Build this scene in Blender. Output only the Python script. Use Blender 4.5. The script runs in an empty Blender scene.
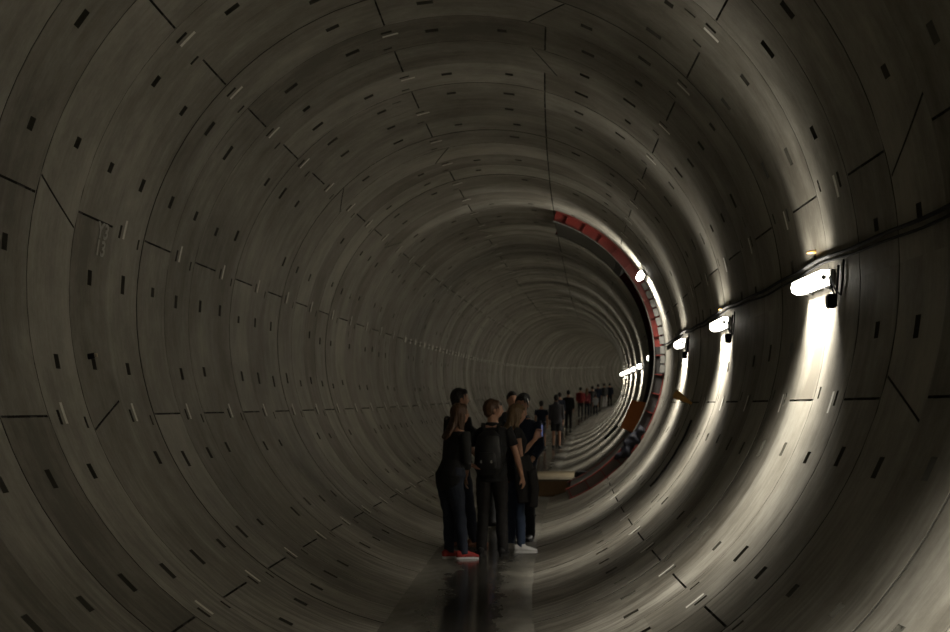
import bpy, bmesh, math, random
import numpy as np
from mathutils import Vector, Matrix, noise
random.seed(7)
PI = math.pi; rad = math.radians
S = bpy.context.scene
C = S.collection
# ---------------------------------------------------------------- alignment of the bored tunnel (metres)
SC = .8665
R = 2.85*SC                       # inner radius of the lining
W = 1.32566*SC                    # ring width
S0 = 15.65468*SC                  # middle of ring 0
FLOOR = -2.395                    # walking level below the axis
DS = .25
_S = np.arange(-40, 262, DS)
_kx = np.interp(_S, [0, 21.66, 43.3, 78, 156], np.array([.00569, .00147, -.00006, .00056, .00059])/SC)
_kz = np.interp(_S, [0, 34.7, 104], np.array([.00018, .0002, .00009])/SC)
def _integ(a):
    h = np.concatenate([[0], np.cumsum((a[1:]+a[:-1])/2*DS)])
    return h - np.interp(0, _S, h)
_hx = _integ(_kx); _hz = _integ(_kz); _ax = _integ(_hx); _az = _integ(_hz)
def axis(s): return Vector((float(np.interp(s, _S, _ax)), s, float(np.interp(s, _S, _az))))
def frame(s):
    t = Vector((float(np.interp(s, _S, _hx)), 1, float(np.interp(s, _S, _hz)))).normalized()
    u = t.cross(Vector((0, 0, 1))).normalized(); v = u.cross(t)
    return axis(s), t, u, v
def tp(s, th, r):                 # point at station s, angle th (deg, 0 = right side, 90 = crown), radius r
    a, t, u, v = frame(s); th = rad(th)
    return a + u*(r*math.cos(th)) + v*(r*math.sin(th))
def tx(s, x, z):                  # point at station s, lateral x, height z from the axis
    a, t, u, v = frame(s)
    return a + u*x + Vector((0, 0, z))
# ---------------------------------------------------------------- camera, world, exposure
cd = bpy.data.cameras.new('camera'); cam = bpy.data.objects.new('camera', cd); C.objects.link(cam)
cd.sensor_width = 36; cd.lens = 2005.1/950*36; cd.clip_start = .05; cd.clip_end = 600
cd.dof.use_dof = True; cd.dof.focus_distance = 13; cd.dof.aperture_fstop = 6.3
cam.location = (.00946*SC, 0, -.90914*SC)
cam.rotation_euler = (PI/2 + .04831, 0, -.04921)
S.camera = cam
wd = bpy.data.worlds.new('world'); S.world = wd; wd.use_nodes = True
wd.node_tree.nodes['Background'].inputs[0].default_value = (0, 0, 0, 1)
wd.node_tree.nodes['Background'].inputs[1].default_value = 0
S.view_settings.view_transform = 'Standard'; S.view_settings.look = 'None'
S.view_settings.exposure = 0; S.view_settings.gamma = 1; S.view_settings.use_curve_mapping = False
S.cycles.use_denoising = True
S.cycles.max_bounces = 8; S.cycles.diffuse_bounces = 5; S.cycles.glossy_bounces = 3
S.cycles.sample_clamp_indirect = 3
LAMP_FRONT, LAMP_SIDE = 16.5, 10.0      # emission of the diffuser's front and side faces
BEAM_DOWN, BEAM_UP = 60.0, 5.5         # watts thrown down and up the wall by each lamp's reflectors
# ---------------------------------------------------------------- materials
def new_mat(name):
    m = bpy.data.materials.new(name); m.use_nodes = True
    nt = m.node_tree; return m, nt, nt.nodes['Principled BSDF']
def simple(name, col, rough=.7, metal=0, var=.12, scale=30, bump=0, sheen=0):
    m, nt, b = new_mat(name); N = nt.nodes; L = nt.links
    tc = N.new('ShaderNodeTexCoord'); nz = N.new('ShaderNodeTexNoise'); nz.inputs['Scale'].default_value = scale
    nz.inputs['Detail'].default_value = 4
    L.new(tc.outputs['Object'], nz.inputs['Vector'])
    mx = N.new('ShaderNodeMix'); mx.data_type = 'RGBA'
    mx.inputs[6].default_value = tuple(c*(1-var) for c in col)+(1,)
    mx.inputs[7].default_value = tuple(min(1, c*(1+var)) for c in col)+(1,)
    L.new(nz.outputs['Fac'], mx.inputs[0]); L.new(mx.outputs[2], b.inputs['Base Color'])
    b.inputs['Roughness'].default_value = rough; b.inputs['Metallic'].default_value = metal
    if bump:
        bp = N.new('ShaderNodeBump'); bp.inputs['Strength'].default_value = bump; bp.inputs['Distance'].default_value = .01
        L.new(nz.outputs['Fac'], bp.inputs['Height']); L.new(bp.outputs['Normal'], b.inputs['Normal'])
    return m
def concrete():
    m, nt, b = new_mat('lining_concrete'); N = nt.nodes; L = nt.links
    def math_(op, a, c=None, cl=False):
        n = N.new('ShaderNodeMath'); n.operation = op; n.use_clamp = cl
        for i, q in enumerate((a, c)):
            if q is None: continue
            if isinstance(q, (int, float)): n.inputs[i].default_value = q
            else: L.new(q, n.inputs[i])
        return n.outputs[0]
    uv = N.new('ShaderNodeUVMap'); uv.uv_map = 'UVMap'       # u = station in m, v = arc length in m
    at = N.new('ShaderNodeAttribute'); at.attribute_name = 'tone'
    def nz(sx, sy, det=5, ro=.6):
        mp = N.new('ShaderNodeMapping'); mp.inputs['Scale'].default_value = (sx, sy, 1)
        L.new(uv.outputs[0], mp.inputs[0])
        n = N.new('ShaderNodeTexNoise'); n.inputs['Scale'].default_value = 1; n.inputs['Detail'].default_value = det
        n.inputs['Roughness'].default_value = ro; L.new(mp.outputs[0], n.inputs['Vector']); return n.outputs['Fac']
    cloud = nz(1.1, .55); streak = nz(14, .5, 4); fine = nz(40, 18, 5); scuff = nz(1.6, 5.0, 6, .7)
    v = math_('ADD', math_('MULTIPLY', cloud, .8), math_('MULTIPLY', streak, .22))
    v = math_('ADD', v, math_('MULTIPLY', fine, .2)); v = math_('ADD', v, math_('MULTIPLY', math_('SUBTRACT', nz(.8, .9, 7, .75), .5), 1.5))
    v = math_('ADD', v, math_('MULTIPLY', math_('SUBTRACT', nz(5, .35, 5, .7), .5), .55))
    v = math_('ADD', v, math_('MULTIPLY', math_('SUBTRACT', at.outputs['Fac'], .5), .5))
    rp = N.new('ShaderNodeValToRGB'); L.new(v, rp.inputs[0])
    e = rp.color_ramp.elements
    e[0].position = .28; e[0].color = (.14, .126, .098, 1); e[1].position = .98; e[1].color = (.41, .39, .335, 1)
    q = e.new(.62); q.color = (.258, .242, .200, 1); rp.color_ramp.interpolation = 'LINEAR'
    # damp, dirty invert: wetness by position across the bottom of the ring (v near 3/4 of the circumference)
    sp = N.new('ShaderNodeSeparateXYZ'); L.new(uv.outputs[0], sp.inputs[0])
    d = math_('ABSOLUTE', math_('SUBTRACT', sp.outputs[1], R*2*PI*.75))
    d = math_('ADD', d, math_('MULTIPLY', math_('SUBTRACT', scuff, .5), 2.0))
    mr = N.new('ShaderNodeMapRange'); mr.inputs[1].default_value = 2.9; mr.inputs[2].default_value = 1.0
    mr.inputs[3].default_value = 0; mr.inputs[4].default_value = 1; L.new(d, mr.inputs[0]); wet = mr.outputs[0]
    st = N.new('ShaderNodeValToRGB'); L.new(nz(9, 1.1, 6, .7), st.inputs[0])
    st.color_ramp.elements[0].position = .42; st.color_ramp.elements[0].color = (.22, .2, .18, 1)
    st.color_ramp.elements[1].position = .56; st.color_ramp.elements[1].color = (1, 1, 1, 1)
    mx = N.new('ShaderNodeMix'); mx.data_type = 'RGBA'; mx.blend_type = 'MULTIPLY'
    L.new(math_('MULTIPLY', wet, .75), mx.inputs[0]); L.new(rp.outputs[0], mx.inputs[6]); L.new(st.outputs[0], mx.inputs[7])
    L.new(mx.outputs[2], b.inputs['Base Color'])
    L.new(math_('SUBTRACT', .62, math_('MULTIPLY', wet, .2)), b.inputs['Roughness'])
    b.inputs['Specular IOR Level'].default_value = .35
    bp = N.new('ShaderNodeBump'); bp.inputs['Strength'].default_value = .25; bp.inputs['Distance'].default_value = .006
    L.new(fine, bp.inputs['Height']); L.new(bp.outputs['Normal'], b.inputs['Normal'])
    return m
M = {}
M['concrete'] = concrete()
M['groove'] = simple('joint_gasket', (.05, .047, .038), .9)
M['pocket'] = simple('shaded_pocket_concrete', (.10, .095, .075), .9)  # same concrete, darkened to put the recess shade into its colour
M['strip'] = simple('packing_strip', (.85, .83, .76), .6)
def wet_floor():
    m, nt, b = new_mat('wet_floor'); N = nt.nodes; L = nt.links
    uv = N.new('ShaderNodeUVMap'); uv.uv_map = 'UVMap'; sp = N.new('ShaderNodeSeparateXYZ'); L.new(uv.outputs[0], sp.inputs[0])
    def noise_(sx, sy, det):
        mp = N.new('ShaderNodeMapping'); mp.inputs['Scale'].default_value = (sx, sy, 1); L.new(uv.outputs[0], mp.inputs[0])
        n = N.new('ShaderNodeTexNoise'); n.inputs['Scale'].default_value = 1; n.inputs['Detail'].default_value = det; n.inputs['Roughness'].default_value = .65
        L.new(mp.outputs[0], n.inputs['Vector']); return n.outputs['Fac']
    def mt(op, p, q):
        n = N.new('ShaderNodeMath'); n.operation = op
        for i, w in enumerate((p, q)):
            if isinstance(w, (int, float)): n.inputs[i].default_value = w
            elif w is not None: L.new(w, n.inputs[i])
        return n.outputs[0]
    d = mt('ABSOLUTE', mt('ADD', sp.outputs[1], -.02), None)
    d = mt('ADD', d, mt('MULTIPLY', mt('SUBTRACT', noise_(.9, 3, 5), .5), .9))
    mr = N.new('ShaderNodeMapRange'); mr.inputs[1].default_value = .52; mr.inputs[2].default_value = .16; L.new(d, mr.inputs[0]); wet = mr.outputs[0]
    rp = N.new('ShaderNodeValToRGB'); L.new(noise_(2.5, 4, 6), rp.inputs[0])
    rp.color_ramp.elements[0].position = .3; rp.color_ramp.elements[0].color = (.08, .075, .06, 1)
    rp.color_ramp.elements[1].position = .7; rp.color_ramp.elements[1].color = (.21, .197, .163, 1)
    mx = N.new('ShaderNodeMix'); mx.data_type = 'RGBA'; L.new(wet, mx.inputs[0]); L.new(rp.outputs[0], mx.inputs[6]); mx.inputs[7].default_value = (.045, .042, .034, 1)
    L.new(mx.outputs[2], b.inputs['Base Color'])
    L.new(mt('SUBTRACT', .62, mt('MULTIPLY', wet, .48)), b.inputs['Roughness']); b.inputs['Specular IOR Level'].default_value = .4
    bp = N.new('ShaderNodeBump'); bp.inputs['Strength'].default_value = .12; bp.inputs['Distance'].default_value = .004
    L.new(noise_(6, 12, 3), bp.inputs['Height']); L.new(bp.outputs['Normal'], b.inputs['Normal'])
    return m
M['floor'] = wet_floor()
for key, val in (('diffuser', LAMP_FRONT), ('diffuser_side', LAMP_SIDE)):
    m, nt, b = new_mat('lit_'+key); b.inputs['Base Color'].default_value = (.9, .9, .86, 1)
    b.inputs['Emission Color'].default_value = (1, .94, .82, 1); b.inputs['Emission Strength'].default_value = val
    M[key] = m
M['housing'] = simple('lamp_housing', (.22, .22, .21), .5)
M['cap'] = simple('lamp_end_cap', (.10, .10, .10), .5)
M['cable'] = simple('black_cable', (.007, .007, .007), .95)
M['red'] = simple('red_oxide_paint', (.22, .028, .02), .5, var=.35, scale=6)
M['greysteel'] = simple('grey_steel', (.16, .155, .14), .6, var=.2, scale=5)
M['darksteel'] = simple('dark_steel', (.03, .028, .026), .6)
M['orange'] = simple('orange_brown_board', (.62, .19, .035), .6, var=.15, scale=4)
M['wood'] = simple('pale_plywood', (.15, .12, .07), .65, var=.2, scale=9)
M['wood2'] = simple('brown_timber', (.17, .10, .04), .7, var=.25, scale=8)
M['yellow'] = simple('amber_plastic', (.9, .5, .14), .4)
M['cream'] = simple('cream_plastic', (.7, .6, .45), .4)
M['chalk'] = simple('white_marking_paint', (.48, .47, .43), .8, var=.4, scale=40)
# ---------------------------------------------------------------- mesh helpers
def link(name, me, mat=None, parent=None, smooth=True):
    o = bpy.data.objects.new(name, me); C.objects.link(o)
    if mat is not None:
        for mm in (mat if isinstance(mat, (list, tuple)) else [mat]): me.materials.append(mm)
    if smooth and len(me.polygons): me.polygons.foreach_set('use_smooth', [True]*len(me.polygons))
    if parent is not None: o.parent = parent
    return o
def mesh(name, V, F):
    me = bpy.data.meshes.new(name); me.from_pydata([tuple(v) for v in V], [], F); me.update(); return me
def tag(o, label=None, cat=None, group=None, kind=None):
    if label: o['label'] = label
    if cat: o['category'] = cat
    if group: o['group'] = group
    if kind: o['kind'] = kind
    return o
def empty(name, loc=(0, 0, 0), rot=None):
    o = bpy.data.objects.new(name, None); C.objects.link(o); o.empty_display_size = .1
    o.location = loc
    if rot is not None: o.rotation_euler = rot
    return o
class MB:
    def __init__(s): s.V = []; s.F = []
    def add(s, V, F):
        k = len(s.V); s.V += [Vector(v) for v in V]; s.F += [tuple(i+k for i in f) for f in F]; return s
    def box(s, c, d, mat=None):
        c = Vector(c); V = []
        for z in (-1, 1):
            for x, y in ((-1, -1), (1, -1), (1, 1), (-1, 1)):
                p = Vector((x*d[0]/2, y*d[1]/2, z*d[2]/2)); V.append(c + (mat @ p if mat else p))
        return s.add(V, [(0, 3, 2, 1), (4, 5, 6, 7), (0, 1, 5, 4), (1, 2, 6, 5), (2, 3, 7, 6), (3, 0, 4, 7)])
    def loft(s, P, rr, n=14, side=(1, 0, 0), cap=True):
        """elliptic sections (rx, ry) along the points P; rx lies along 'side'"""
        P = [Vector(p) for p in P]; side = Vector(side); V = []; m = len(P)
        for i, p in enumerate(P):
            t = (P[min(i+1, m-1)] - P[max(i-1, 0)]).normalized()
            u = side - t*side.dot(t)
            if u.length < .1: u = Vector((0, 1, 0)) - t*t.y
            u.normalize(); v = t.cross(u)
            r = rr[i] if isinstance(rr[i], (tuple, list)) else (rr[i], rr[i])
            for k in range(n):
                a = 2*PI*k/n; V.append(p + u*(r[0]*math.cos(a)) + v*(r[1]*math.sin(a)))
        F = [(i*n+k, i*n+(k+1) % n, (i+1)*n+(k+1) % n, (i+1)*n+k) for i in range(m-1) for k in range(n)]
        if cap:
            F.append(tuple(range(n-1, -1, -1))); F.append(tuple((m-1)*n+k for k in range(n)))
        return s.add(V, F)
    def ball(s, c, r, n=12, rot=None):
        c = Vector(c); V = []; F = []
        h = n//2+1
        V.append(c + (rot @ Vector((0, 0, -r[2])) if rot else Vector((0, 0, -r[2]))))
        for i in range(1, h):
            f = -PI/2 + PI*i/h
            for k in range(n):
                a = 2*PI*k/n; p = Vector((r[0]*math.cos(f)*math.cos(a), r[1]*math.cos(f)*math.sin(a), r[2]*math.sin(f)))
                V.append(c + (rot @ p if rot else p))
        V.append(c + (rot @ Vector((0, 0, r[2])) if rot else Vector((0, 0, r[2]))))
        T = len(V)-1
        for k in range(n):
            F.append((0, 1+(k+1) % n, 1+k)); F.append((T, 1+(h-2)*n+k, 1+(h-2)*n+(k+1) % n))
        for i in range(h-2):
            for k in range(n): F.append((1+i*n+k, 1+i*n+(k+1) % n, 1+(i+1)*n+(k+1) % n, 1+(i+1)*n+k))
        return s.add(V, F)
    def build(s, name, mat, parent=None, smooth=False, bevel=0):
        me = mesh(name, s.V, s.F)
        if bevel:
            bm = bmesh.new(); bm.from_mesh(me)
            bmesh.ops.bevel(bm, geom=list(bm.edges), offset=bevel, segments=2, affect='EDGES', clamp_overlap=True)
            bm.to_mesh(me); bm.free()
        return link(name, me, mat, parent, smooth)
# ---------------------------------------------------------------- the segmental lining
EVEN = [14.1, 74.0, 105.3, 168.1, 199.4, 234.0, 271.0, 308.5, 343.0]     # joints of even rings
ODD = [45.0, 74.0, 136.3, 168.1+98, 320.5-20]
NODES = [14.1, 45.0, 74.0, 105.3, 136.3, 168.1, 199.4, 234.0, 271.0, 308.5, 343.0]
SLANT = {(-1, 168.1): 5.5, (0, 199.4): -5, (-3, 343.0): 6, (-3, 14.1): -7, (2, 74.0): 7, (4, 74.0): -6, (-1, 74.0): 8}
OPEN_K = (17, 18); OPEN_A = (-33.0, 40.0)
def th_norm(a): return a % 360
def build_lining():
    V = []; F = []; MI = []; TONE = []; UV = []
    rnd = random.Random(3)
    kmin, kmax = -19, 190
    for k in range(kmin, kmax):
        sa = S0 + (k-.5)*W; detail = -8 <= k <= 60
        dr = rnd.uniform(-.004, .004) if k not in (16, 17, 18, 19) else 0
        feats = []                                             # (th0, th1, f0, f1, kind)
        own = EVEN if k % 2 == 0 else ODD
        slants = {}
        if detail:
            for n_ in NODES:
                isj = n_ in own or (k, n_) in SLANT or (n_ == 136.3 and k % 2 == 1)
                if isj:
                    feats.append((n_-.17, n_+.17, .02, .98, 'g'))
                    if (k, n_) in SLANT: slants[n_] = SLANT[(k, n_)]
                    elif rnd.random() < .12 and k > 8: slants[n_] = rnd.choice((-6, 6))
                else:
                    feats.append((n_-.9, n_+1.3, .21, .27, 'p'))
                    feats.append((n_-2.0, n_+1.2, .34, .40, 'w'))
                    feats.append((n_+.2, n_+2.0, .83, .88, 'p'))
                for d_ in (-8.6, 8.6):
                    if rnd.random() < (.15 if k < 8 else .5): continue
                    d_ += rnd.uniform(-.8, .8); w_ = .8 + .8*rnd.random()*(1 if k < 10 else .4); f_ = .44 + .1*rnd.random()
                    feats.append((n_+d_-w_, n_+d_+w_, f_-.055, f_+.055, 'p'))
            if rnd.random() < .45:
                n_ = rnd.choice(NODES); feats.append((n_+3.2, n_+5.4, .3, .335, 'p'))
        if 22 < k < 150: feats.append((167.0, 169.4, .40, .62, 'w'))  # far packing strips on every ring, painting the bright reflections along this joint
        fs = {0, 1}; ths = set()
        base = [i*360/(90 if detail else 60) for i in range(90 if detail else 60)]
        for a, b_, f0, f1, kk in feats:
            fs |= {f0, f1}; ths |= {round(th_norm(a), 4), round(th_norm(b_), 4)}
        fl = sorted(fs)
        fl2 = [fl[0]]
        for f in fl[1:]:
            if f - fl2[-1] > .004: fl2.append(f)
        fl = fl2; fl[-1] = 1
        if k in OPEN_K: ths |= {th_norm(OPEN_A[0]), OPEN_A[1]}
        tl = sorted(ths)
        for a in base:
            if all(abs((a-q+180) % 360-180) > .8 for q in tl): tl.append(a)
        tl.sort()
        g = .0045/W                                             # seam half-width as a fraction of the ring
        sl = [0.0, g] + [min(max(f, g*1.5), 1-g*1.5) for f in fl[1:-1]] + [1-g, 1.0]
        rl = [R+.010] + [R+dr]*(len(sl)-2) + [R+.010]
        nt_, ns = len(tl), len(sl)
        fr = [frame(sa + f*W) for f in sl]
        def shift(a, f):
            o = 0
            for n_, am in slants.items():
                d_ = abs((a-n_+180) % 360-180)
                if d_ < 6: o += am*(f-.5)*(1-d_/6)
            return o
        k0 = len(V)
        for i, f in enumerate(sl):
            A, t, u, v = fr[i]; r = rl[i]
            for a in tl:
                q = rad(a + shift(a, f)); V.append(A + u*(r*math.cos(q)) + v*(r*math.sin(q)))
        jt = sorted(own); seg_t = [rnd.random() for _ in range(len(jt)+1)]; ring_t = rnd.random()
        for i in range(ns-1):
            fm = (sl[i]+sl[i+1])/2
            for j in range(nt_):
                a0 = tl[j]; a1 = tl[(j+1) % nt_]
                if a1 < a0: a1 += 360
                am = th_norm((a0+a1)/2)
                sg = sum(1 for q in jt if q < am) % max(1, len(jt))
                tone = .5 + (.55*(seg_t[sg]-.5) + .6*(ring_t-.5))
                kind = None
                if k in OPEN_K and ((am+180) % 360-180) > OPEN_A[0] and ((am+180) % 360-180) < OPEN_A[1]: continue
                if 0 < i < ns-2:
                    for (x0, x1, f0, f1, kk) in feats:
                        c_ = (x0+x1)/2; hw = (x1-x0)/2
                        if f0 < fm < f1 and abs((am-c_+180) % 360-180) < hw: kind = kk; break
                p = [k0+i*nt_+j, k0+i*nt_+(j+1) % nt_, k0+(i+1)*nt_+(j+1) % nt_, k0+(i+1)*nt_+j]
                uvq = [(sa+sl[i]*W, rad(a0)*R), (sa+sl[i]*W, rad(a1)*R), (sa+sl[i+1]*W, rad(a1)*R), (sa+sl[i+1]*W, rad(a0)*R)]
                def face(ix, mi, uvs=uvq):
                    F.append(tuple(ix)); MI.append(mi); TONE.append(tone); UV.extend(uvs)
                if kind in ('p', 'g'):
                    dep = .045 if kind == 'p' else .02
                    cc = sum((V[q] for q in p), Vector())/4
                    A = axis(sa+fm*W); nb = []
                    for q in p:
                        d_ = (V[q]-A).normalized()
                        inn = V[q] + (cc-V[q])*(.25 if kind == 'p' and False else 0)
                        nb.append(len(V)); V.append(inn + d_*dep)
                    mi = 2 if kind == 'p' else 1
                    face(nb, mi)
                    for e in range(4):
                        f_ = (e+1) % 4; b0 = len(V); V.append(V[p[e]].copy()); V.append(V[p[f_]].copy()); V.append(V[nb[f_]].copy()); V.append(V[nb[e]].copy())
                        face([b0, b0+1, b0+2, b0+3], mi)
                elif kind == 'w':
                    face(p, 3)
                else:
                    face(p, 1 if i in (0, ns-2) else 0)
    me = bpy.data.meshes.new('lining'); me.from_pydata([tuple(v) for v in V], [], F)
    for n_ in ('concrete', 'groove', 'pocket', 'strip'): me.materials.append(M[n_])
    me.polygons.foreach_set('material_index', MI)
    me.polygons.foreach_set('use_smooth', [q in (0, 3) for q in MI])
    uvl = me.uv_layers.new(name='UVMap'); uvl.data.foreach_set('uv', np.array(UV, dtype=np.float32).ravel())
    at = me.attributes.new('tone', 'FLOAT', 'FACE'); at.data.foreach_set('value', TONE)
    me.update()
    # faces should look inwards
    p0 = me.polygons[0]
    A = axis(p0.center.y)
    if (p0.center-A).dot(p0.normal) > 0: me.flip_normals()
    o = bpy.data.objects.new('wall_lining', me); C.objects.link(o)
    return tag(o, kind='structure')
build_lining()
# wet walking strip in the invert
V = []; F = []; n = 0; hw = math.sqrt(R*R-FLOOR*FLOOR)+.03
st = list(np.arange(-20, 230, .8))
for i, s in enumerate(st):
    for x, dz in ((-hw, -.012), (-hw*.6, 0), (0, 0), (hw*.6, 0), (hw, -.012)): V.append(tx(s, x, FLOOR+dz))
for i in range(len(st)-1):
    for j in range(4): F.append((i*5+j, i*5+j+1, (i+1)*5+j+1, (i+1)*5+j))
fm = mesh('floor', V, F); xs = (-hw, -hw*.6, 0, hw*.6, hw); ul = fm.uv_layers.new(name='UVMap')
for lp in fm.loops: ul.data[lp.index].uv = (st[lp.vertex_index//5], xs[lp.vertex_index % 5])
tag(link('floor', fm, M['floor']), kind='structure')
# dark side passage behind the opening
sa, sb = S0+16.5*W, S0+18.5*W
A0, t0, u0, v0 = frame((sa+sb)/2)
mb = MB(); Vp = []; n_ = 14
for s in (sa, sb):
    for i in range(n_+1):
        th = OPEN_A[0]+(OPEN_A[1]-OPEN_A[0])*i/n_
        z = (R+.004)*math.sin(rad(th)); Vp += [tx(s, (R+.004)*math.cos(rad(th)), z), tx(s, R+2.6, z)]
m_ = 2*(n_+1); Fp = [(2*i, 2*i+1, 2*i+3, 2*i+2) for i in range(n_)]+[(m_+2*i, m_+2*i+2, m_+2*i+3, m_+2*i+1) for i in range(n_)]
Fp += [(0, m_, m_+1, 1), (2*n_, 2*n_+1, m_+2*n_+1, m_+2*n_)]+[(2*i+1, m_+2*i+1, m_+2*i+3, 2*i+3) for i in range(n_)]
mb.add(Vp, Fp)
tag(mb.build('wall_passage', simple('passage_rock', (.05, .047, .04), .9, bump=.5, scale=4)), kind='structure')
# ---------------------------------------------------------------- tunnel lamps
def make_lamp(s, th, label, r=2.32, length=1.2, tilt=0, cable=True, up=1.0):
    A, t, u, v = frame(s)
    out = u*math.cos(rad(th)) + v*math.sin(rad(th)); upv = t.cross(out).normalized()*-1
    if upv.z < 0: upv = -upv
    rot = Matrix((out, t, upv)).transposed()           # local x = towards the wall, y = along the tunnel, z = up the wall
    root = empty('tunnel_lamp', A + out*r)
    root.rotation_euler = rot.to_euler(); tag(root, label, 'lamp', 'strip lamps along the right wall')
    h = length/2
    MB().box((.052, 0, 0), (.028, length*1.02, .10)).build('housing', M['housing'], root, bevel=.006)
    P = [(-.0, -h*.97, 0), (0, -h*.6, 0), (0, h*.6, 0), (0, h*.97, 0)]
    V = []; F = []; prof = [(.037, -.048), (-.01, -.050), (-.040, -.034), (-.048, 0), (-.040, .034), (-.01, .050), (.037, .048)]
    for y in (-h*.95, h*.95):
        for x, z in prof: V.append((x, y, z))
    m_ = len(prof)
    for k in range(m_): F.append((k, (k+1) % m_, m_+(k+1) % m_, m_+k))
    F.append(tuple(range(m_-1, -1, -1))); F.append(tuple(range(m_, 2*m_)))
    dm = mesh('diffuser', V, F); link('diffuser', dm, [M['diffuser'], M['diffuser_side']], root, False)
    for f_, mi in ((0, 1), (1, 1), (2, 0), (3, 0), (4, 1), (5, 1)): dm.polygons[f_].material_index = mi
    if s > -14:
        for nm, pw, sg in (('lower_reflector_light', BEAM_DOWN, -1), ('upper_reflector_light', BEAM_UP*up, 1)):
            ld = bpy.data.lights.new(nm, 'AREA'); ld.shape = 'RECTANGLE'; ld.size = length*.9; ld.size_y = .05; ld.energy = pw*length/1.2
            ld.spread = rad(120 if sg < 0 else 100); ld.color = (1, .945, .84)
            lo = bpy.data.objects.new(nm, ld); C.objects.link(lo); lo.parent = root; lo.location = (0, 0, sg*.054)
            ex, ez = Vector((0, 1, 0)), Vector((0, 0, -sg)); ey = ez.cross(ex)
            lo.rotation_euler = Matrix((ex, ey, ez)).transposed().to_euler()
    for sg in (-1, 1):
        MB().box((.0, sg*(h*.95+.010), 0), (.035, .02, .035)).build('end_cap', M['housing'], root, bevel=.008)
        MB().box((.052, sg*h*.6, 0), (.032, .04, .125)).build('bracket', M['cap'], root)
    if cable:
        mb = MB()
        mb.loft([(.03, -h-.02, -.0), (.03, -h-.10, -.07), (.05, -h-.13, -.16), (.055, -h-.17, -.05), (.06, -h-.2, .06)], [.008]*5, 6)
        mb.loft([(.03, -h-.02, 0), (.04, -h-.2, -.10), (.055, -h-.28, -.13), (.06, -h-.36, -.02), (.06, -h-.4, .08)], [.007]*5, 6)
        mb.build('cable_loop', M['cable'], root, True)
        MB().box((.02, -h-.12, -.16), (.06, .12, .09)).build('plug', M['cable'], root, bevel=.01)
    return root
lamps = []
where = {0: 'nearest lit strip lamp on the right wall, cable loop and plug at its end',
         1: 'second lit strip lamp from the camera on the right wall',
         2: 'third lit strip lamp, on the right wall just before the red steel frame'}
LS0, LSP = 13.33, 6.50
for k in range(-2, 33):
    s = LS0+LSP*k
    if k == 3: continue
    if k == 4: s = 37.4; lab = 'lit strip lamp on the wall just beyond the red steel frame'
    elif k in where: lab = where[k]
    elif k == 5: lab = 'first lamp of the tight far row, just left of the one beyond the red frame'
    elif k < 0: lab = 'lit strip lamp on the right wall just ahead of the camera, outside the view' if k == -1 else 'lit strip lamp on the right wall beside the camera'
    elif k < 12: lab = ('sixth', 'seventh', 'eighth', 'ninth', 'tenth', 'eleventh')[k-6]+' lit strip lamp from the camera, in the tight far row on the right wall'
    else: lab = 'lamp too far down the tunnel to tell apart, beyond the bend'
    r_ = 2.397
    make_lamp(s, 2.1 if k == 4 else 1.0 + .12*max(0, k-4) if k > 0 else 1.35, lab, r=r_, cable=k in (-1, 0, 1, 2))
# lamp tied to the frame, hanging lower at its far end
make_lamp(31.2, 31.2, 'lit strip lamp fixed high on the red steel frame, above the others', r=2.385, length=1.0, up=3.0, cable=False)
# supply cable along the wall
def wall_path(pts, rr, n=8):
    mb = MB(); mb.loft([tp(s, th, r) for s, th, r in pts], [rr]*len(pts), n); return mb
pts = []
s = -6.0
while s < 31.6:
    ph = ((s-LS0) % LSP)/LSP
    pts.append((s, 4.7 - .6*math.sin(PI*ph) + .1*math.sin(3*s), R-.02)); s += .4
tag(wall_path(pts, .012).build('supply_cable', M['cable'], None, True), 'black supply cable sagging along the right wall from lamp to lamp', 'cable')
pts = [(q[0], q[1]-.85+.15*math.sin(q[0]*1.1), R-.014) for q in pts]
tag(wall_path(pts, .008, 6).build('signal_cable', M['cable'], None, True), 'thinner black cable running just below the supply cable', 'cable')
pts = [(q, -22-0*q, R-.006) for q in (20,)]
# black strip added for the dark gap in one ring seam, right wall
sm = S0+7.5*W
tag(wall_path([(sm+.03*math.sin(a), a, R-.008) for a in range(-42, -21, 2)], .014, 6).build('seam_gap_strip', M['cable'], None, True),
    'black strip standing in for a dark ring seam gap, lower right wall', 'strip')
# amber plugs in the wall above the first two lamps, cone further on
for s, th, lab in ((13.45, 6.4, 'small amber plug in the wall above the nearest lamp'), (19.95, 4.7, 'small amber plug in the wall above the second lamp')):
    p0 = tp(s, th, R+.02); p1 = tp(s, th, R-.06)
    tag(MB().loft([p0, p1], [.014, .009], 12, side=(0, 1, 0)).build('wall_plug', M['yellow'], None, True), lab, 'plug')
root = empty('hanger_cone', tp(23.3, -17.4, R)); tag(root, 'amber cone lying sideways against the right wall between second and third light stripe', 'cone')
p0 = tp(23.3, -17.4, R+.01) - root.location; p1 = tp(23.4, -16.1, R-.20) - root.location
MB().loft([p0, p0.lerp(p1, .8), p1], [.012, .045, .055], 14, side=(0, 1, 0)).build('cone_body', M['yellow'], root, True)
MB().loft([p1, p1+(p1-p0)*.08], [.062, .05], 14, side=(0, 1, 0)).build('cone_rim', M['cream'], root, True)
p0 = tp(15.48*SC, 190, R+.01); p1 = tp(15.48*SC, 190, R-.045)
root = empty('wall_anchor', p0); tag(root, 'small pale anchor bolt sticking out of the left wall', 'bolt')
MB().loft([(0, 0, 0), p1-p0], [.02, .02], 12, side=(0, 1, 0)).build('washer', M['cable'], root, True)
MB().loft([p1-p0, (p1-p0)*1.35], [.014, .014], 10, side=(0, 1, 0)).build('bolt_head', M['cream'], root, True)
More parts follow.
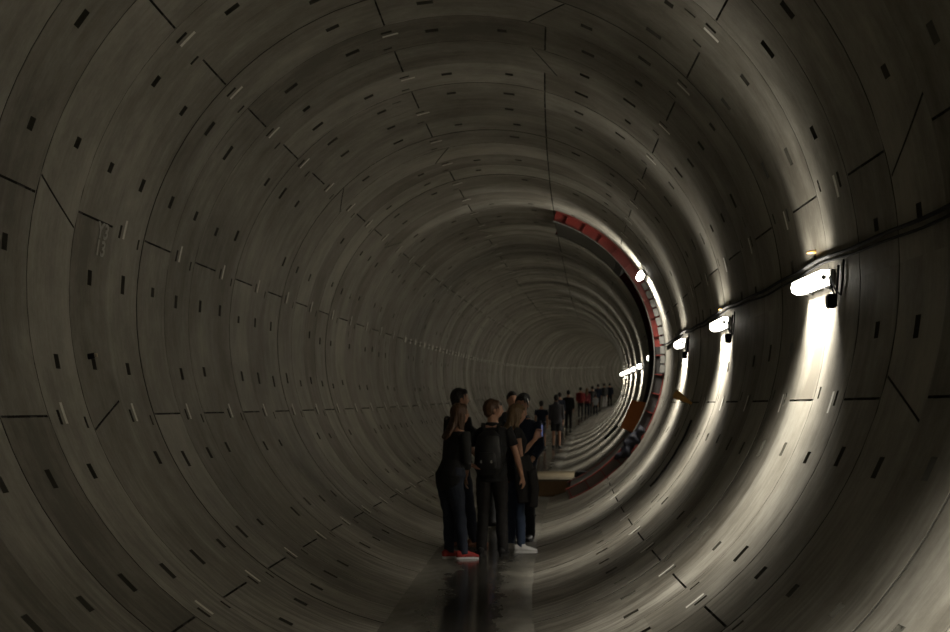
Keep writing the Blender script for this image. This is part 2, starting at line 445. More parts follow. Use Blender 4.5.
# ring number painted on the left wall
cu = bpy.data.curves.new('ring_number', 'FONT'); cu.body = 'Y3\n13'; cu.size = .15; cu.offset = .004; cu.extrude = .0015; cu.align_x = 'CENTER'; cu.space_line = .8
tmp = bpy.data.objects.new('tmp', cu); C.objects.link(tmp)
dg = bpy.context.evaluated_depsgraph_get(); me = bpy.data.meshes.new_from_object(tmp.evaluated_get(dg)); bpy.data.objects.remove(tmp)
for v_ in me.vertices:
    x, y, z = v_.co; v_.co = tp(15.95*SC + x*2.2, 171.2 - y/R*57.3 - .6, R-.006-z)
me.materials.clear()
tag(link('ring_number', me, M['chalk'], None, False), 'faint pale ring number painted on the left wall', 'marking')
# ---------------------------------------------------------------- red steel frame round the side passage
def arc_box(s0, s1, r0, r1, a0, a1, step=2.0):
    n_ = max(1, int(abs(a1-a0)/step)); mb = MB(); V = []; F = []
    for i in range(n_+1):
        a = a0+(a1-a0)*i/n_
        V += [tp(s0, a, r0), tp(s0, a, r1), tp(s1, a, r1), tp(s1, a, r0)]
    for i in range(n_):
        for e in range(4):
            F.append((i*4+e, i*4+(e+1) % 4, (i+1)*4+(e+1) % 4, (i+1)*4+e))
    F.append((0, 1, 2, 3)); F.append((n_*4+3, n_*4+2, n_*4+1, n_*4))
    mb.add(V, F); return mb
def ring_beam(s, a0, a1, label, mat):
    root = empty('ring_beam', (0, 0, 0)); tag(root, label, 'steel beam')
    arc_box(s-.10, s+.16, 2.452, 2.466, a0, a1).build('outer_flange', mat, root)
    arc_box(s-.10, s+.16, 2.292, 2.306, a0, -36).build('inner_flange', mat, root)
    arc_box(s-.10, s+.16, 2.292, 2.306, -36, a1).build('inner_flange', M['greysteel'], root)
    for w0, w1, wm in ((a0, -36, M['greysteel']), (-36, 4, M['darksteel']), (4, a1, mat)): arc_box(s+.02, s+.035, 2.306, 2.452, w0, w1).build('web', wm, root)
    a = a0+1; i = 0
    while a < a1-1:
        arc_box(s-.03, s+.02, 2.308, 2.45, a, a+.3).build('stiffener', mat, root); a += 7.5; i += 1
    return root
sA = S0+16.5*W-.18; sB = S0+18.5*W+.16
fA = ring_beam(sA, -68, 73, 'near curved steel beam of the passage frame, painted red, nearest the camera', M['red'])
fB = ring_beam(sB, -68, 73, 'far curved steel beam of the passage frame, behind the near red one', M['red'])
for i, a in enumerate(np.arange(-6, 27, 3.6)):
    p0 = tp(sA-.14, a, 2.43)
    arc_box(sA-.19, sA-.11, 2.39, 2.464, a, a+2.9).build('packing_block', M['greysteel'], fA)
def panel(name, label, s0, s1, r0, r1, a0, a1, mat):
    return tag(arc_box(s0, s1, r0, r1, a0, a1).build(name, mat), label, 'panel')
panel('infill_panel', 'curved grey infill panel between the two red beams, up by the crown', sA+.17, sB-.11, 2.30, 2.33, 43, 72, M['greysteel'])
panel('infill_panel', 'curved grey infill panel between the two red beams, down by the floor', sA+.17, sB-.11, 2.30, 2.33, -66, -37, M['greysteel'])
panel('lintel_beam', 'dark steel lintel across the top of the passage opening', sA+.17, sB-.11, 2.30, 2.46, 39, 42.6, M['darksteel'])
panel('sill_beam', 'dark steel sill across the bottom of the passage opening', sA+.17, sB-.11, 2.27, 2.46, -36, -33, M['darksteel'])
# orange board hung on the far beam
root = empty('orange_board', tx(34.95, 2.03, -1.0)); tag(root, 'orange brown square board hanging tilted on the passage frame', 'board')
q = [(1.99, -.69), (2.40, -.77), (2.19, -1.33), (1.79, -1.17)]
s_ = 34.6
mb = MB(); Vq = [tx(s_-.0, x, z)-root.location for x, z in q]+[tx(s_+.03, x, z)-root.location for x, z in q]
mb.add(Vq, [(0, 1, 2, 3), (7, 6, 5, 4), (0, 4, 5, 1), (1, 5, 6, 2), (2, 6, 7, 3), (3, 7, 4, 0)]); mb.build('board_panel', M['orange'], root)
for t_ in (.3, .7):
    a_ = Vector(q[1]).lerp(Vector(q[2]), t_) if False else Vector((q[1][0]*(1-t_)+q[2][0]*t_, q[1][1]*(1-t_)+q[2][1]*t_, 0))
    MB().box(tx(s_+.05, a_.x-.01, a_.y)-root.location, (.03, .14, .06)).build('hinge', M['darksteel'], root)
tag(MB().loft([tx(34.4, 1.74, -1.14), tx(34.5, 1.52, -1.36)], [.02, .02], 10, side=(0, 1, 0)).build('drain_hose', M['cable'], None, True),
    'short black hose end below the orange board', 'hose')
# timber deck over the invert
root = empty('timber_deck', tx(35.4, 0, FLOOR)); tag(root, 'low wooden deck laid across the invert, pale top and brown front', 'deck')
L_ = root.location
zt = FLOOR+.30
def slab(s0, s1, xa, xb, z0, z1, name, mat, parent, followa=False):
    V = []
    for s in (s0, s1):
        V += [tx(s, xa, z0)-L_, tx(s, xb, z0)-L_, tx(s, xb, z1)-L_, tx(s, xa, z1)-L_]
    mb = MB().add(V, [(0, 1, 2, 3), (7, 6, 5, 4), (0, 4, 5, 1), (1, 5, 6, 2), (2, 6, 7, 3), (3, 7, 4, 0)]); return mb.build(name, mat, parent)
for i in range(8):
    slab(35.4+i*.5, 35.4+i*.5+.48, -.5, .97, zt-.03, zt, 'deck_board', M['wood'], root)
V = []; F = []; n_ = 12
for s in (35.38, 35.42):
    for i in range(n_+1):
        x = -.48+1.45*i/n_
        zb = max(FLOOR+.002, -math.sqrt(R*R-x*x)+.012)
        V += [tx(s, x, zb)-L_, tx(s, x, zt-.031)-L_]
m_ = (n_+1)*2
for i in range(n_):
    F += [(i*2, i*2+2, i*2+3, i*2+1), (m_+i*2+1, m_+i*2+3, m_+i*2+2, m_+i*2), (i*2, i*2+1, m_+i*2+1, m_+i*2), (i*2+1, i*2+3, m_+i*2+3, m_+i*2+1)]
MB().add(V, F).build('front_board', M['wood2'], root)
for x in (-.4, .1, .6):
    slab(35.45, 39.3, x-.04, x+.04, FLOOR+.002, zt-.031, 'joist', M['wood2'], root)
root = empty('rubble_block', tx(35.8, 1.06, zt)); L_ = root.location
tag(root, 'small black block at the right end of the wooden deck', 'block')
mb = MB(); mb.box(tx(35.9, 1.13, zt+.06)-L_, (.24, .4, .12)); mb.build('block_body', M['cable'], root, bevel=.02)
# ---------------------------------------------------------------- people
def remesh(mb, voxel, smooth=2, disp=None):
    """fuse the lofted volumes of mb into one continuous skin"""
    me = mesh('tmp', mb.V, mb.F); o = bpy.data.objects.new('tmp', me); C.objects.link(o)
    bm = bmesh.new(); bm.from_mesh(me); bmesh.ops.recalc_face_normals(bm, faces=bm.faces); bm.to_mesh(me); bm.free()
    md = o.modifiers.new('r', 'REMESH'); md.mode = 'VOXEL'; md.voxel_size = voxel
    if smooth:
        sm = o.modifiers.new('s', 'SMOOTH'); sm.factor = .5; sm.iterations = smooth
    dg = bpy.context.evaluated_depsgraph_get(); dg.update()
    r = bpy.data.meshes.new_from_object(o.evaluated_get(dg)); bpy.data.objects.remove(o); bpy.data.meshes.remove(me)
    if disp:
        amp, sc, seed = disp; co = np.empty(len(r.vertices)*3); r.vertices.foreach_get('co', co); co = co.reshape(-1, 3)
        nr = np.array([v.normal[:] for v in r.vertices])
        d = np.array([noise.noise(Vector((c[0]*sc[0]+seed, c[1]*sc[1], c[2]*sc[2]))) for c in co])
        co += nr*(amp*d)[:, None]; r.vertices.foreach_set('co', co.ravel()); r.update()
    return r
def head_shape(c, yaw, pitch, k=1.0, female=False):
    V = []; F = []; n, h = 40, 30
    rot = Matrix.Rotation(-rad(yaw), 3, 'Z') @ Matrix.Rotation(rad(pitch), 3, 'X')
    def pt_(a, f):
        x, y, z = math.cos(f)*math.sin(a), math.cos(f)*math.cos(a), math.sin(f)
        X, Y, Z = x*.076, y*.097, z*.117
        if z < 0:
            t = -z; X *= 1-.34*t**1.4; Y *= (1-.28*t) if y < 0 else (1-.06*t)
        if y > 0:
            X *= 1-.08*y
            if y > .5:
                Y += .024*math.exp(-(x/.13)**2)*max(0, min(1, (.22-z)/.42))*(1 if z > -.24 else max(0, 1-(-.24-z)/.10))
                Y -= .011*math.exp(-((abs(x)-.36)/.17)**2-((z-.08)/.13)**2)
                Y += .005*math.exp(-(x/.35)**2-((z-.27)/.09)**2)
                Y += .006*math.exp(-(x/.24)**2-((z+.44)/.05)**2) + .006*math.exp(-(x/.22)**2-((z+.56)/.05)**2)
                Y += .010*math.exp(-(x/.25)**2-((z+.80)/.14)**2)
        return c + rot @ (Vector((X, Y, Z))*k)
    V.append(pt_(0, -PI/2))
    for i in range(1, h):
        f = -PI/2+PI*i/h
        for j in range(n): V.append(pt_(-2*PI*j/n, f))
    V.append(pt_(0, PI/2)); T = len(V)-1
    for j in range(n):
        F.append((0, 1+(j+1) % n, 1+j)); F.append((T, 1+(h-2)*n+j, 1+(h-2)*n+(j+1) % n))
    for i in range(h-2):
        for j in range(n): F.append((1+i*n+j, 1+i*n+(j+1) % n, 1+(i+1)*n+(j+1) % n, 1+(i+1)*n+j))
    return V, F, rot
def hand(mb, w, d, nrm, curl, side):
    """palm, four unequal bent fingers and a thumb leaving the side of the palm"""
    d = d.normalized(); nrm = (nrm - d*nrm.dot(d)).normalized(); lat = d.cross(nrm)*side
    mb.loft([w-d*.02, w+d*.02, w+d*.06, w+d*.092], [(.024, .018), (.034, .016), (.040, .014), (.037, .011)], 10, side=lat)
    for i, (o_, l_) in enumerate(((-.029, .066), (-.010, .076), (.010, .070), (.028, .055))):
        p = w + d*.085 + lat*o_; P = [p-d*.02, p]; dd = d
        for seg, f in enumerate((.42, .33, .25)):
            ax = d.cross(nrm).normalized(); dd = Matrix.Rotation(rad(curl*(.8+.3*seg)), 3, ax) @ dd
            P.append(P[-1]+dd*l_*f)
        mb.loft(P, [.009, .0092, .0088, .008, .0065], 8, side=lat)
    p = w + d*.022 - lat*.026; td = (d*.75 - lat*.6 + nrm*.25).normalized()
    mb.loft([p+lat*.015, p+td*.022, p+td*.047, p+td*.045+(d*.9+nrm*.4).normalized()*.03], [.013, .012, .0105, .008], 8, side=nrm)
TORSO_M = [(.475, .10, .075, 0), (.50, .150, .102, -.004), (.54, .163, .112, -.010), (.585, .152, .100, -.004), (.64, .142, .096, 0), (.70, .158, .110, .003), (.755, .172, .114, .002), (.80, .172, .098, -.004), (.825, .125, .078, -.008), (.842, .068, .06, -.01)]
TORSO_F = [(.475, .10, .075, 0), (.50, .158, .112, -.012), (.535, .172, .122, -.018), (.575, .152, .102, -.006), (.63, .122, .086, 0), (.69, .140, .104, .012), (.745, .152, .116, .016), (.79, .150, .092, 0), (.82, .112, .072, -.008), (.84, .06, .055, -.01)]
def cloth(name, col, rough=.85): return simple(name, col, rough, var=.18, scale=14, bump=.2)
SKIN = simple('skin', (.50, .27, .18), .5, var=.08, scale=20)
def person(s, x, yaw, H, label, P):
    """s, x: station and lateral offset of the feet; yaw: 0 looks down the tunnel, 90 to the right"""
    root = empty('person', tx(s, x, FLOOR)); root.rotation_euler = (0, 0, -rad(yaw)); tag(root, label, 'person', P.get('group'))
    fem = P.get('fem', False); vx = P.get('vx', .008); k = H/1.75; fat = P.get('fat', 1.0)
    T = TORSO_F if fem else TORSO_M; lean = Vector(P.get('lean', (0, 0, 0))); hip = Vector(P.get('hip', (0, 0, 0)))
    def sp(z):                                  # spine point at height fraction z
        t = max(0, (z-.5)/.34); return Vector((0, 0, z*H)) + hip*(1-t*.6) + lean*t
    def torso(e, z0=0, z1=1, flare=0):
        pts = []; rr = []
        for z, rx, ry, yo in T:
            if z < z0 or z > z1: continue
            pts.append(sp(z)+Vector((0, yo, 0))); rr.append(((rx*k*fat+e), (ry*k*fat+e)))
        return pts, rr
    shx = (.150 if fem else .175)*k*fat
    SH = {sd: sp(.805)+Vector((sd*shx, -.006, 0)) for sd in (-1, 1)}
    arms = P.get('arms', {}); EL = {}; WR = {}; HD = {}
    for sd in (-1, 1):
        a = arms.get(sd, ((sd*.12, .02, -1), (sd*.04, .12, -1)))
        EL[sd] = SH[sd]+Vector(a[0]).normalized()*.295*k; WR[sd] = EL[sd]+Vector(a[1]).normalized()*.25*k
        HD[sd] = Vector(a[2]).normalized() if len(a) > 2 else Vector(a[1]).normalized()
    feet = P.get('feet', {-1: (-.10, 0, 5), 1: (.10, .0, -5)})
    HP = {sd: sp(.50)+Vector((sd*.088*k, 0, 0)) for sd in (-1, 1)}
    AN = {sd: Vector((feet[sd][0], feet[sd][1], .075)) for sd in (-1, 1)}
    KN = {}
    for sd in (-1, 1):
        m_ = HP[sd].lerp(AN[sd], .47); KN[sd] = m_+Vector((0, P.get('knee', {}).get(sd, .012), 0))
    hc = sp(.84)+Vector((0, .012, 0)); hy, hp = P.get('head', (0, 0))
    HC = Vector((hc.x, hc.y+.012, H-.117*k*.98+(hc.z-.84*H))) + Vector(P.get('hoff', (0, 0, 0)))
    HC.z -= .004*abs(hp)*.5
    # ---- the body: one continuous skin
    b = MB(); pts, rr = torso(-.006); b.loft(pts, rr, 20)
    b.loft([sp(.825)+Vector((0, -.01, 0)), sp(.85)+Vector((0, -.002, 0)), HC+Vector((0, -.01, -.05))], [(.075*k, .065*k), .055*k, .052*k], 14)
    Vh, Fh, hrot = head_shape(HC, hy, hp, k*1.0); b.add(Vh, Fh)
    for sd in (-1, 1):
        b.ball(HC+hrot @ Vector((sd*.075*k, -.008, -.008)), (.011, .018, .030), 10, hrot)
        s0_ = SH[sd]; mid = s0_.lerp(EL[sd], .45)
        b.loft([s0_-Vector((sd*.05, 0, .01)), s0_, mid, EL[sd], EL[sd].lerp(WR[sd], .3), WR[sd]], [q*k*(1 if not fem else .9) for q in (.042, .046, .041, .036, .038, .026)], 12)
        hand(b, WR[sd], HD[sd], Vector((-sd, .3, 0)) if HD[sd].z < -.5 else Vector((-sd*.6, .2, .6)), P.get('curl', 22), sd)
        b.loft([HP[sd]+Vector((0, 0, .04)), HP[sd]-Vector((0, 0, .06)), HP[sd].lerp(KN[sd], .5), KN[sd], KN[sd].lerp(AN[sd], .3), KN[sd].lerp(AN[sd], .75), AN[sd]],
               [q*k*fat for q in (.072, .08, .066, .047, .048, .038, .034)], 14)
        tz = rad(feet[sd][2]); fd = Vector((math.sin(-tz), math.cos(tz), 0))
        b.loft([AN[sd]-fd*.05-Vector((0, 0, .035)), AN[sd]+fd*.03-Vector((0, 0, .03)), AN[sd]+fd*.10-Vector((0, 0, .045)), AN[sd]+fd*.15-Vector((0, 0, .052))], [(.028, .03), (.036, .036), (.038, .022), (.03, .012)], 10)
    link('body', remesh(b, vx, 2), SKIN, root)
    if vx < .012:
        for sd in (-1, 1):
            MB().ball(HC+hrot @ (Vector((sd*.029, .079, .010))*k), (.0105,)*3, 10).build('eye', M['eye'], root, True)
    # ---- clothes
    def sleeve(m_, e, sd, t):
        if t <= 1: q = SH[sd].lerp(EL[sd], t); ps = [SH[sd]-Vector((sd*.06, 0, .015)), SH[sd], SH[sd].lerp(q, .5), q]; r_ = [.055, .054, .049, .047]
        else:
            q = EL[sd].lerp(WR[sd], t-1); ps = [SH[sd]-Vector((sd*.06, 0, .015)), SH[sd], SH[sd].lerp(EL[sd], .5), EL[sd], q]; r_ = [.055, .054, .048, .042, .034]
        m_.loft(ps, [v_*k+e for v_ in r_], 12)
    top = P['top']; t_ = MB(); e = top.get('e', .012)
    pts, rr = torso(e, top.get('hem', .50)-.001 if False else 0, .83)
    hem = top.get('hem', .49)
    pts = [sp(hem)] + [p for p in pts if p.z > hem*H+.01]
    rr = [(T[1][1]*k*fat+e+.012, T[1][2]*k*fat+e+.012)] + rr[-(len(pts)-1):]
    t_.loft(pts, rr, 22)
    if top.get('sleeve', .6) > 0:
        for sd in (-1, 1): sleeve(t_, .010+e*.4, sd, top.get('sleeve', .6))
    if top.get('collar'):
        t_.loft([sp(.825), sp(.85)+Vector((0, 0, .012))], [(.08, .075), (.066, .066)], 14)
    if top.get('hood'):
        t_.ball(sp(.835)+Vector((0, -.075, 0)), (.10, .055, .07), 12)
    link(top.get('name', 'shirt'), remesh(t_, max(vx, .009), 2, (.007, (9, 9, 5), s)), top['mat'], root)
    bot = P['bottom']; u_ = MB(); ln = bot.get('len', 1.0); e = .010
    u_.loft([sp(.475), sp(.50), sp(.54), sp(.59)], [(T[i][1]*k*fat+e, T[i][2]*k*fat+e) for i in range(4)], 20)
    for sd in (-1, 1):
        L = (HP[sd]-AN[sd]).length; a_ = AN[sd]+Vector((0, 0, -.02))
        w1, w2 = (.064, .058) if not bot.get('tight') else (.060, .046)
        if ln >= 1: ps = [HP[sd]+Vector((0, 0, .03)), HP[sd]-Vector((0, 0, .06)), HP[sd].lerp(KN[sd], .5), KN[sd], KN[sd].lerp(a_, .4), a_]; r_ = [.085, .094, .083, w1, w1, w2]
        else: q = KN[sd].lerp(HP[sd], (1-ln)); ps = [HP[sd]+Vector((0, 0, .03)), HP[sd]-Vector((0, 0, .06)), HP[sd].lerp(q, .5), q]; r_ = [.088, .098, .094, .088]
        u_.loft(ps, [v_*k*fat for v_ in r_], 14)
    link(bot.get('name', 'trousers'), remesh(u_, max(vx, .009), 2, (.008, (8, 8, 16), s+3)), bot['mat'], root)
    for sd in (-1, 1):
        tz = rad(feet[sd][2]); fd = Vector((math.sin(-tz), math.cos(tz), 0)); sdv = Vector((fd.y, -fd.x, 0)); g = Vector((AN[sd].x, AN[sd].y, 0))
        sh = MB()
        sh.loft([g-fd*.085+Vector((0, 0, .05)), g-fd*.06+Vector((0, 0, .052)), g+fd*.0+Vector((0, 0, .055)), g+fd*.07+Vector((0, 0, .044)), g+fd*.13+Vector((0, 0, .034)), g+fd*.175+Vector((0, 0, .026))],
                [(.026, .036), (.037, .044), (.042, .050), (.046, .036), (.047, .027), (.028, .018)], 14, side=sdv)
        sh.loft([g+Vector((0, 0, .05)), g+Vector((0, 0, .105))], [.048, .046], 12)
        so = link('shoe', remesh(sh, max(vx, .008), 2), P['shoe'], root)
        if vx < .012:
            o_ = MB(); n_ = 18; Vs = []
            for z in (.001, .024):
                for j in range(n_):
                    a = 2*PI*j/n_; Vs.append(g+fd*(.045+.135*math.cos(a))+sdv*(.046*math.sin(a)*(1+.12*math.cos(a)))+Vector((0, 0, z)))
            o_.add(Vs, [tuple(range(n_-1, -1, -1)), tuple(range(n_, 2*n_))]+[(j, (j+1) % n_, n_+(j+1) % n_, n_+j) for j in range(n_)])
            o_.build('sole', P.get('sole', P['shoe']), so)
    # ---- hair
    hr = P.get('hair')
    if hr:
        h_ = MB(); st = hr.get('style', 'short')
        h_.ball(HC+hrot @ (Vector((0, -.016, .022))*k), tuple(q*k for q in ((.083, .096, .107) if st != 'long' else (.088, .100, .112))), 20, hrot)
        h_.ball(HC+hrot @ (Vector((0, .03, .080))*k), tuple(q*k for q in (.062, .058, .036)), 14, hrot)
        if st == 'short':
            h_.ball(HC+hrot @ (Vector((0, -.045, -.03))*k), tuple(q*k for q in (.066, .055, .06)), 14, hrot)
        else:
            for q in (-1, 1):
                h_.loft([HC+hrot @ (Vector((q*.06, -.01, .06))*k), HC+hrot @ (Vector((q*.078, .0, -.03))*k), HC+hrot @ (Vector((q*.075, -.015, -.12))*k), sp(.80)+Vector((q*.07, .02-.06*0, 0))],
                        [(.02, .04), (.020, .045), (.024, .04), (.012, .02)], 10)
            ln = hr.get('len', .72)
            bk = hrot @ Vector((0, -1, 0))
            h_.loft([HC+bk*.05, HC+bk*.075-Vector((0, 0, .10)), sp(.80)+bk*.118, sp((.80+ln)/2)+bk*.135, sp(ln)+bk*.13],
                    [(.075, .05), (.085, .045), (.092, .036), (.075, .030), (.03, .014)], 16, side=hrot @ Vector((1, 0, 0)))
        link('hair', remesh(h_, max(vx*.9, .007), 1, (.010, (70, 70, 7), s)), hr['mat'], root)
    if P.get('cap'):
        c_ = MB(); c_.ball(HC+hrot @ (Vector((0, -.008, .045))*k), (.09*k, .108*k, .085*k), 16, hrot)
        c_.loft([HC+hrot @ (Vector((0, .06, .055))*k), HC+hrot @ (Vector((0, .165, .045))*k)], [(.07, .010), (.05, .006)], 12, side=hrot @ Vector((1, 0, 0)))
        link('cap', remesh(c_, .009, 1), P['cap'], root)
    bpy.context.view_layer.update()
    return root, dict(SH=SH, EL=EL, WR=WR, HD=HD, HC=HC, sp=sp, k=k, mw=root.matrix_world.copy())
M['eye'] = simple('eye', (.35, .33, .3), .2)
black = cloth('black_cotton', (.010, .010, .011)); black2 = cloth('black_knit', (.014, .012, .012)); navyj = cloth('dark_blue_denim', (.018, .024, .042))
jean = cloth('blue_denim', (.040, .062, .115)); navy = cloth('navy_jacket', (.012, .018, .040)); blue = cloth('blue_shirt', (.02, .10, .42))
grey = cloth('grey_hoodie', (.085, .085, .10)); dgrey = cloth('dark_grey_cloth', (.035, .035, .038)); redj = cloth('red_jacket', (.24, .018, .022))
maroon = cloth('maroon_top', (.16, .02, .03)); white = cloth('white_shirt', (.62, .64, .68)); paleg = cloth('pale_grey_shorts', (.26, .25, .25))
brownh = simple('brown_hair', (.085, .040, .018), .5, var=.4, scale=60); darkh = simple('dark_hair', (.012, .009, .008), .45, var=.3, scale=60)
blondh = simple('dark_blonde_hair', (.17, .105, .05), .5, var=.4, scale=60)
reds = simple('red_shoe_fabric', (.34, .025, .018), .7); whites = simple('white_shoe_leather', (.75, .74, .72), .5); blacks = simple('black_shoe_leather', (.015, .015, .015), .5)
browns = simple('brown_shoe_leather', (.22, .09, .05), .6)
G1 = 'visitors standing together in the foreground group'; G2 = 'visitors further down the tunnel'
person(21.5, -.29, 62, 1.66, 'woman with long brown hair, black top, dark jeans and red shoes, at the left', dict(
    fem=True, fat=1.17, hip=(-.02, -.05, 0), lean=(0, .06, 0), head=(14, 4), top=dict(mat=black, sleeve=1.95, hem=.49, name='jumper'), bottom=dict(mat=navyj, tight=True),
    shoe=reds, sole=whites, hair=dict(mat=brownh, style='long', len=.77), feet={-1: (-.09, -.02, 4), 1: (.09, .05, -8)},
    arms={-1: ((-.1, .18, -1), (.45, .65, -.25)), 1: ((.08, .04, -1), (-.75, .45, -.3))}, group=G1))
person(23.3, -.35, 62, 1.83, 'tall man with short dark hair in black behind the woman with red shoes', dict(
    head=(12, 0), top=dict(mat=black2, sleeve=.7, hem=.47), bottom=dict(mat=navyj), shoe=browns, hair=dict(mat=darkh), feet={-1: (-.11, 0, 4), 1: (.10, .16, -6)},
    arms={-1: ((-.14, -.05, -1), (.0, .15, -1)), 1: ((.12, .08, -1), (-.4, .6, -.4))}, group=G1))
p3, J3 = person(21.95, .09, 14, 1.70, 'person with short brown hair, bare forearms and a black backpack, seen from behind', dict(
    head=(50, 0), top=dict(mat=black, sleeve=.62, hem=.48, collar=True), bottom=dict(mat=black2), shoe=blacks, hair=dict(mat=brownh), fat=1.04,
    feet={-1: (-.12, .02, 4), 1: (.12, 0, -4)}, arms={-1: ((-.36, .05, -1), (-.12, .2, -1)), 1: ((.34, .05, -1), (.22, .25, -1))}, group=G1))
p4, J4 = person(22.4, .33, 80, 1.66, 'woman in blue jeans and white shoes with long hair, holding up a phone', dict(
    fem=True, head=(2, -8), top=dict(mat=black, sleeve=.25, hem=.50), bottom=dict(mat=jean, tight=True), shoe=whites, sole=whites, hair=dict(mat=blondh, style='long', len=.77),
    feet={-1: (-.09, -.03, 4), 1: (.10, .05, -5)}, curl=34,
    arms={-1: ((-.12, .42, -.85), (.22, .62, .72), (.15, .35, .9)), 1: ((.10, .12, -1), (-.05, .42, -.85))}, group=G1))
person(24.3, .38, 205, 1.77, 'person in a dark navy jacket facing the camera behind the woman with the phone', dict(
    head=(-8, -6), top=dict(mat=navy, sleeve=1.7, hem=.46, e=.022, collar=True, name='jacket'), bottom=dict(mat=black), shoe=blacks, hair=dict(mat=darkh),
    arms={-1: ((-.2, .1, -1), (.2, .6, -.6)), 1: ((.2, .1, -1), (-.2, .6, -.6))}, group=G1))
person(27.0, -.06, 110, 1.68, 'person in a bright blue shirt, half hidden behind the foreground group', dict(
    head=(0, 0), top=dict(mat=blue, sleeve=.7), bottom=dict(mat=dgrey), shoe=blacks, hair=dict(mat=darkh), vx=.012, group=G1))
person(31.2, .04, 170, 1.83, 'tall person with dark hair, only the head showing above the group', dict(
    head=(0, 0), top=dict(mat=dgrey, sleeve=1.5, hem=.47), bottom=dict(mat=dgrey), shoe=blacks, hair=dict(mat=darkh), vx=.012, group=G1))
person(29.3, .26, 80, 1.80, 'person in a dark cap, only the head showing above the group', dict(
    head=(-60, 0), top=dict(mat=black, sleeve=1.5, hem=.47), bottom=dict(mat=dgrey), shoe=blacks, cap=dgrey, vx=.012, group=G1))
far = [
 (63.9, -.30, 10, 1.55, 'child in dark top, pale shorts and bare legs left of the grey hoodie', dict(top=dict(mat=navy, sleeve=.6), bottom=dict(mat=paleg, len=.75, name='shorts'), hair=dict(mat=darkh))),
 (64.9, .16, 5, 1.74, 'person in a grey hoodie and shorts walking away down the tunnel', dict(top=dict(mat=grey, sleeve=1.7, hood=True, e=.03, hem=.46, name='hoodie'), bottom=dict(mat=dgrey, len=.8, name='shorts'), hair=dict(mat=darkh))),
 (86.0, -.24, 0, 1.70, 'person in dark navy partly hidden right of the grey hoodie', dict(top=dict(mat=navy, sleeve=1.7), bottom=dict(mat=black), hair=dict(mat=darkh))),
 (89.5, .04, 0, 1.78, 'person all in black standing right of the grey hoodie', dict(top=dict(mat=black, sleeve=1.7, e=.03), bottom=dict(mat=black2), hair=dict(mat=darkh))),
 (117, -.28, 0, 1.74, 'person in a red jacket, leftmost of the distant group', dict(top=dict(mat=redj, sleeve=1.7, e=.03, name='jacket'), bottom=dict(mat=dgrey), hair=dict(mat=darkh))),
 (120, -.02, 10, 1.66, 'person with fair hair in a maroon top beside the red jacket', dict(fem=True, top=dict(mat=maroon, sleeve=1.7, e=.02), bottom=dict(mat=navyj), hair=dict(mat=blondh, style='long'))),
 (124, .16, 0, 1.76, 'dark-clothed person behind the child in white', dict(top=dict(mat=dgrey, sleeve=1.7, e=.02), bottom=dict(mat=black), hair=dict(mat=darkh))),
 (122, .42, 0, 1.28, 'child in a white shirt in the distant group', dict(top=dict(mat=white, sleeve=1.2, e=.03), bottom=dict(mat=navyj), hair=dict(mat=darkh))),
 (140, -.15, 0, 1.76, 'dark-clothed person between the child in white and the last pair', dict(top=dict(mat=navy, sleeve=1.7, e=.03), bottom=dict(mat=black), hair=dict(mat=darkh))),
 (144, .10, 0, 1.78, 'left one of the last distant pair, dark jacket and pale trousers', dict(top=dict(mat=dgrey, sleeve=1.7, e=.03, name='jacket'), bottom=dict(mat=paleg), hair=dict(mat=darkh))),
 (148, .32, 0, 1.76, 'right one of the last distant pair, all in dark clothes', dict(top=dict(mat=navy, sleeve=1.7, e=.03, name='jacket'), bottom=dict(mat=black), hair=dict(mat=darkh))),
]
for i, (s, x, yaw, H, lab, P) in enumerate(far):
    P = dict(P); P.update(shoe=blacks, vx=.014 if s < 90 else .02, group=G2, feet={-1: (-.10, -.05+.03*(i % 3), 3), 1: (.10, .10-.06*(i % 3), -3)})
    person(s, x, yaw, H, lab, P)
# ---------------------------------------------------------------- things they carry
# backpack
sp3 = J3['sp']
root = empty('backpack', p3.location + Vector((0, 0, 0))); root.rotation_euler = p3.rotation_euler
tag(root, 'black backpack with small pale buckles on the back of the middle person', 'backpack')
c = sp3(.665)+Vector((0, -.20, 0))
b = MB(); b.loft([c+Vector((0, .0, -.23)), c+Vector((0, -.015, -.17)), c+Vector((0, -.02, 0)), c+Vector((0, 0, .17)), c+Vector((0, .02, .23))], [(.12, .06), (.155, .09), (.155, .09), (.13, .075), (.07, .035)], 22)
link('bag_body', remesh(b, .009, 3, (.01, (7, 7, 7), 1)), cloth('black_nylon', (.008, .008, .009), .6), root)
b = MB(); b.loft([c+Vector((0, -.09, -.17)), c+Vector((0, -.11, -.10)), c+Vector((0, -.10, .0))], [(.10, .03), (.115, .035), (.09, .025)], 16)
link('pocket', remesh(b, .009, 2), cloth('black_nylon_pocket', (.014, .014, .015), .6), root)
for sd in (-1, 1):
    b = MB(); b.loft([c+Vector((sd*.07, .06, .20)), sp3(.83)+Vector((sd*.09, -.03, .03)), sp3(.80)+Vector((sd*.115, .10, -.01)), sp3(.72)+Vector((sd*.13, .145, 0)), sp3(.64)+Vector((sd*.15, .07, 0)), c+Vector((sd*.12, .05, -.17))], [(.025, .008)]*6, 10, side=(1, 0, 0))
    b.build('shoulder_strap', M['cable'], root, True)
    MB().box(c+Vector((sd*.055, -.136, -.10)), (.022, .01, .03)).build('buckle', M['chalk'], root, bevel=.003)
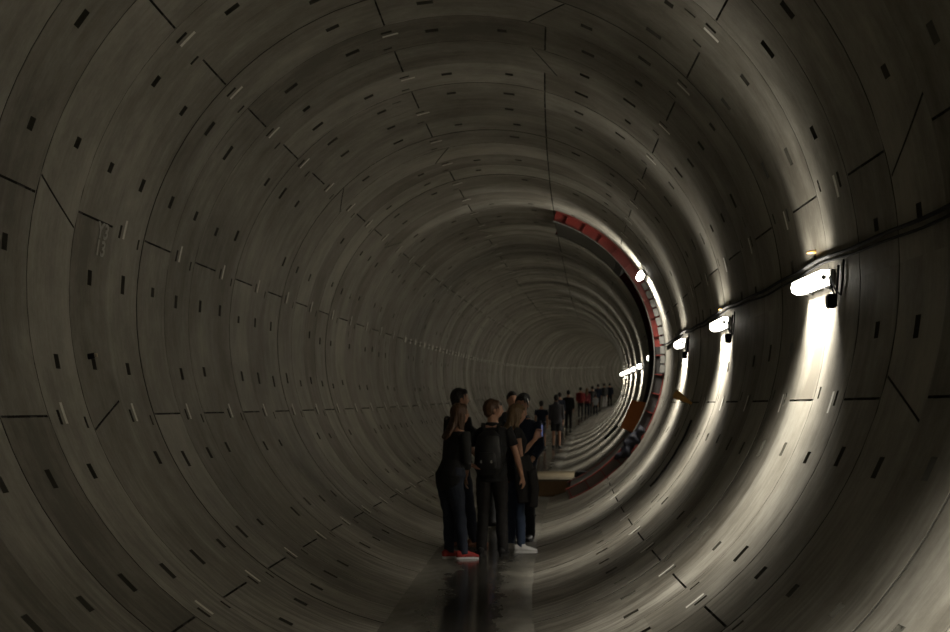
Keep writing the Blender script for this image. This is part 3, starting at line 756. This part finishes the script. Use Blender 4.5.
# phone
w = J4['WR'][-1]; hd = J4['HD'][-1]
root = empty('mobile_phone', J4['mw'] @ (w+hd*.10+Vector((.03, .025, 0)))); root.rotation_euler = p4.rotation_euler
tag(root, 'phone with a bluish lit screen held up by the woman in blue jeans', 'phone')
MB().box((0, .012, 0), (.075, .009, .145)).build('phone_body', M['cable'], root, bevel=.003)
m, nt, b_ = new_mat('phone_screen'); b_.inputs['Base Color'].default_value = (.05, .06, .1, 1)
b_.inputs['Emission Color'].default_value = (.35, .40, .8, 1); b_.inputs['Emission Strength'].default_value = .16
MB().box((0, .0065, 0), (.068, .002, .132)).build('screen', m, root)
# jacket hanging over her right arm
root = empty('draped_jacket', J4['mw'] @ J4['EL'][1]); root.rotation_euler = p4.rotation_euler
tag(root, 'black jacket hanging over the forearm of the woman in blue jeans', 'jacket')
m4 = J4['WR'][1]-J4['EL'][1]
b = MB(); q = [m4*.2+Vector((.03, -.02, .05)), m4*.35+Vector((.05, .0, -.10)), m4*.45+Vector((.055, .02, -.26)), m4*.5+Vector((.05, .02, -.38))]
b.loft(q, [(.05, .08), (.05, .12), (.04, .125), (.03, .11)], 18, side=(1, 0, 0))
link('jacket_body', remesh(b, .009, 2, (.03, (10, 10, 3), 2)), black2, root)
b = MB(); b.loft([m4*.4+Vector((.10, .05, -.05)), m4*.45+Vector((.11, .08, -.25)), m4*.5+Vector((.10, .06, -.43))], [(.03, .05), (.035, .055), (.03, .045)], 12)
link('jacket_sleeve', remesh(b, .009, 2, (.02, (12, 12, 4), 5)), black2, root)
# dark tarpaulin bundled at the foot of the opening
root = empty('tarpaulin_bundle', tp(32.1, -34, 2.3)); tag(root, 'dark crumpled tarpaulin bundled below the orange board on the steel frame', 'tarpaulin')
b = MB(); b.loft([tp(32.0+.03*i, -27.5-2.4*i, 2.36)-root.location for i in range(8)], [(.04, .05), (.08, .07), (.06, .09), (.10, .07), (.08, .10), (.11, .08), (.08, .06), (.04, .03)], 14, side=(0, 1, 0))
link('bundle', remesh(b, .012, 2, (.09, (9, 9, 9), 3)), cloth('navy_tarpaulin', (.012, .013, .022), .7), root)
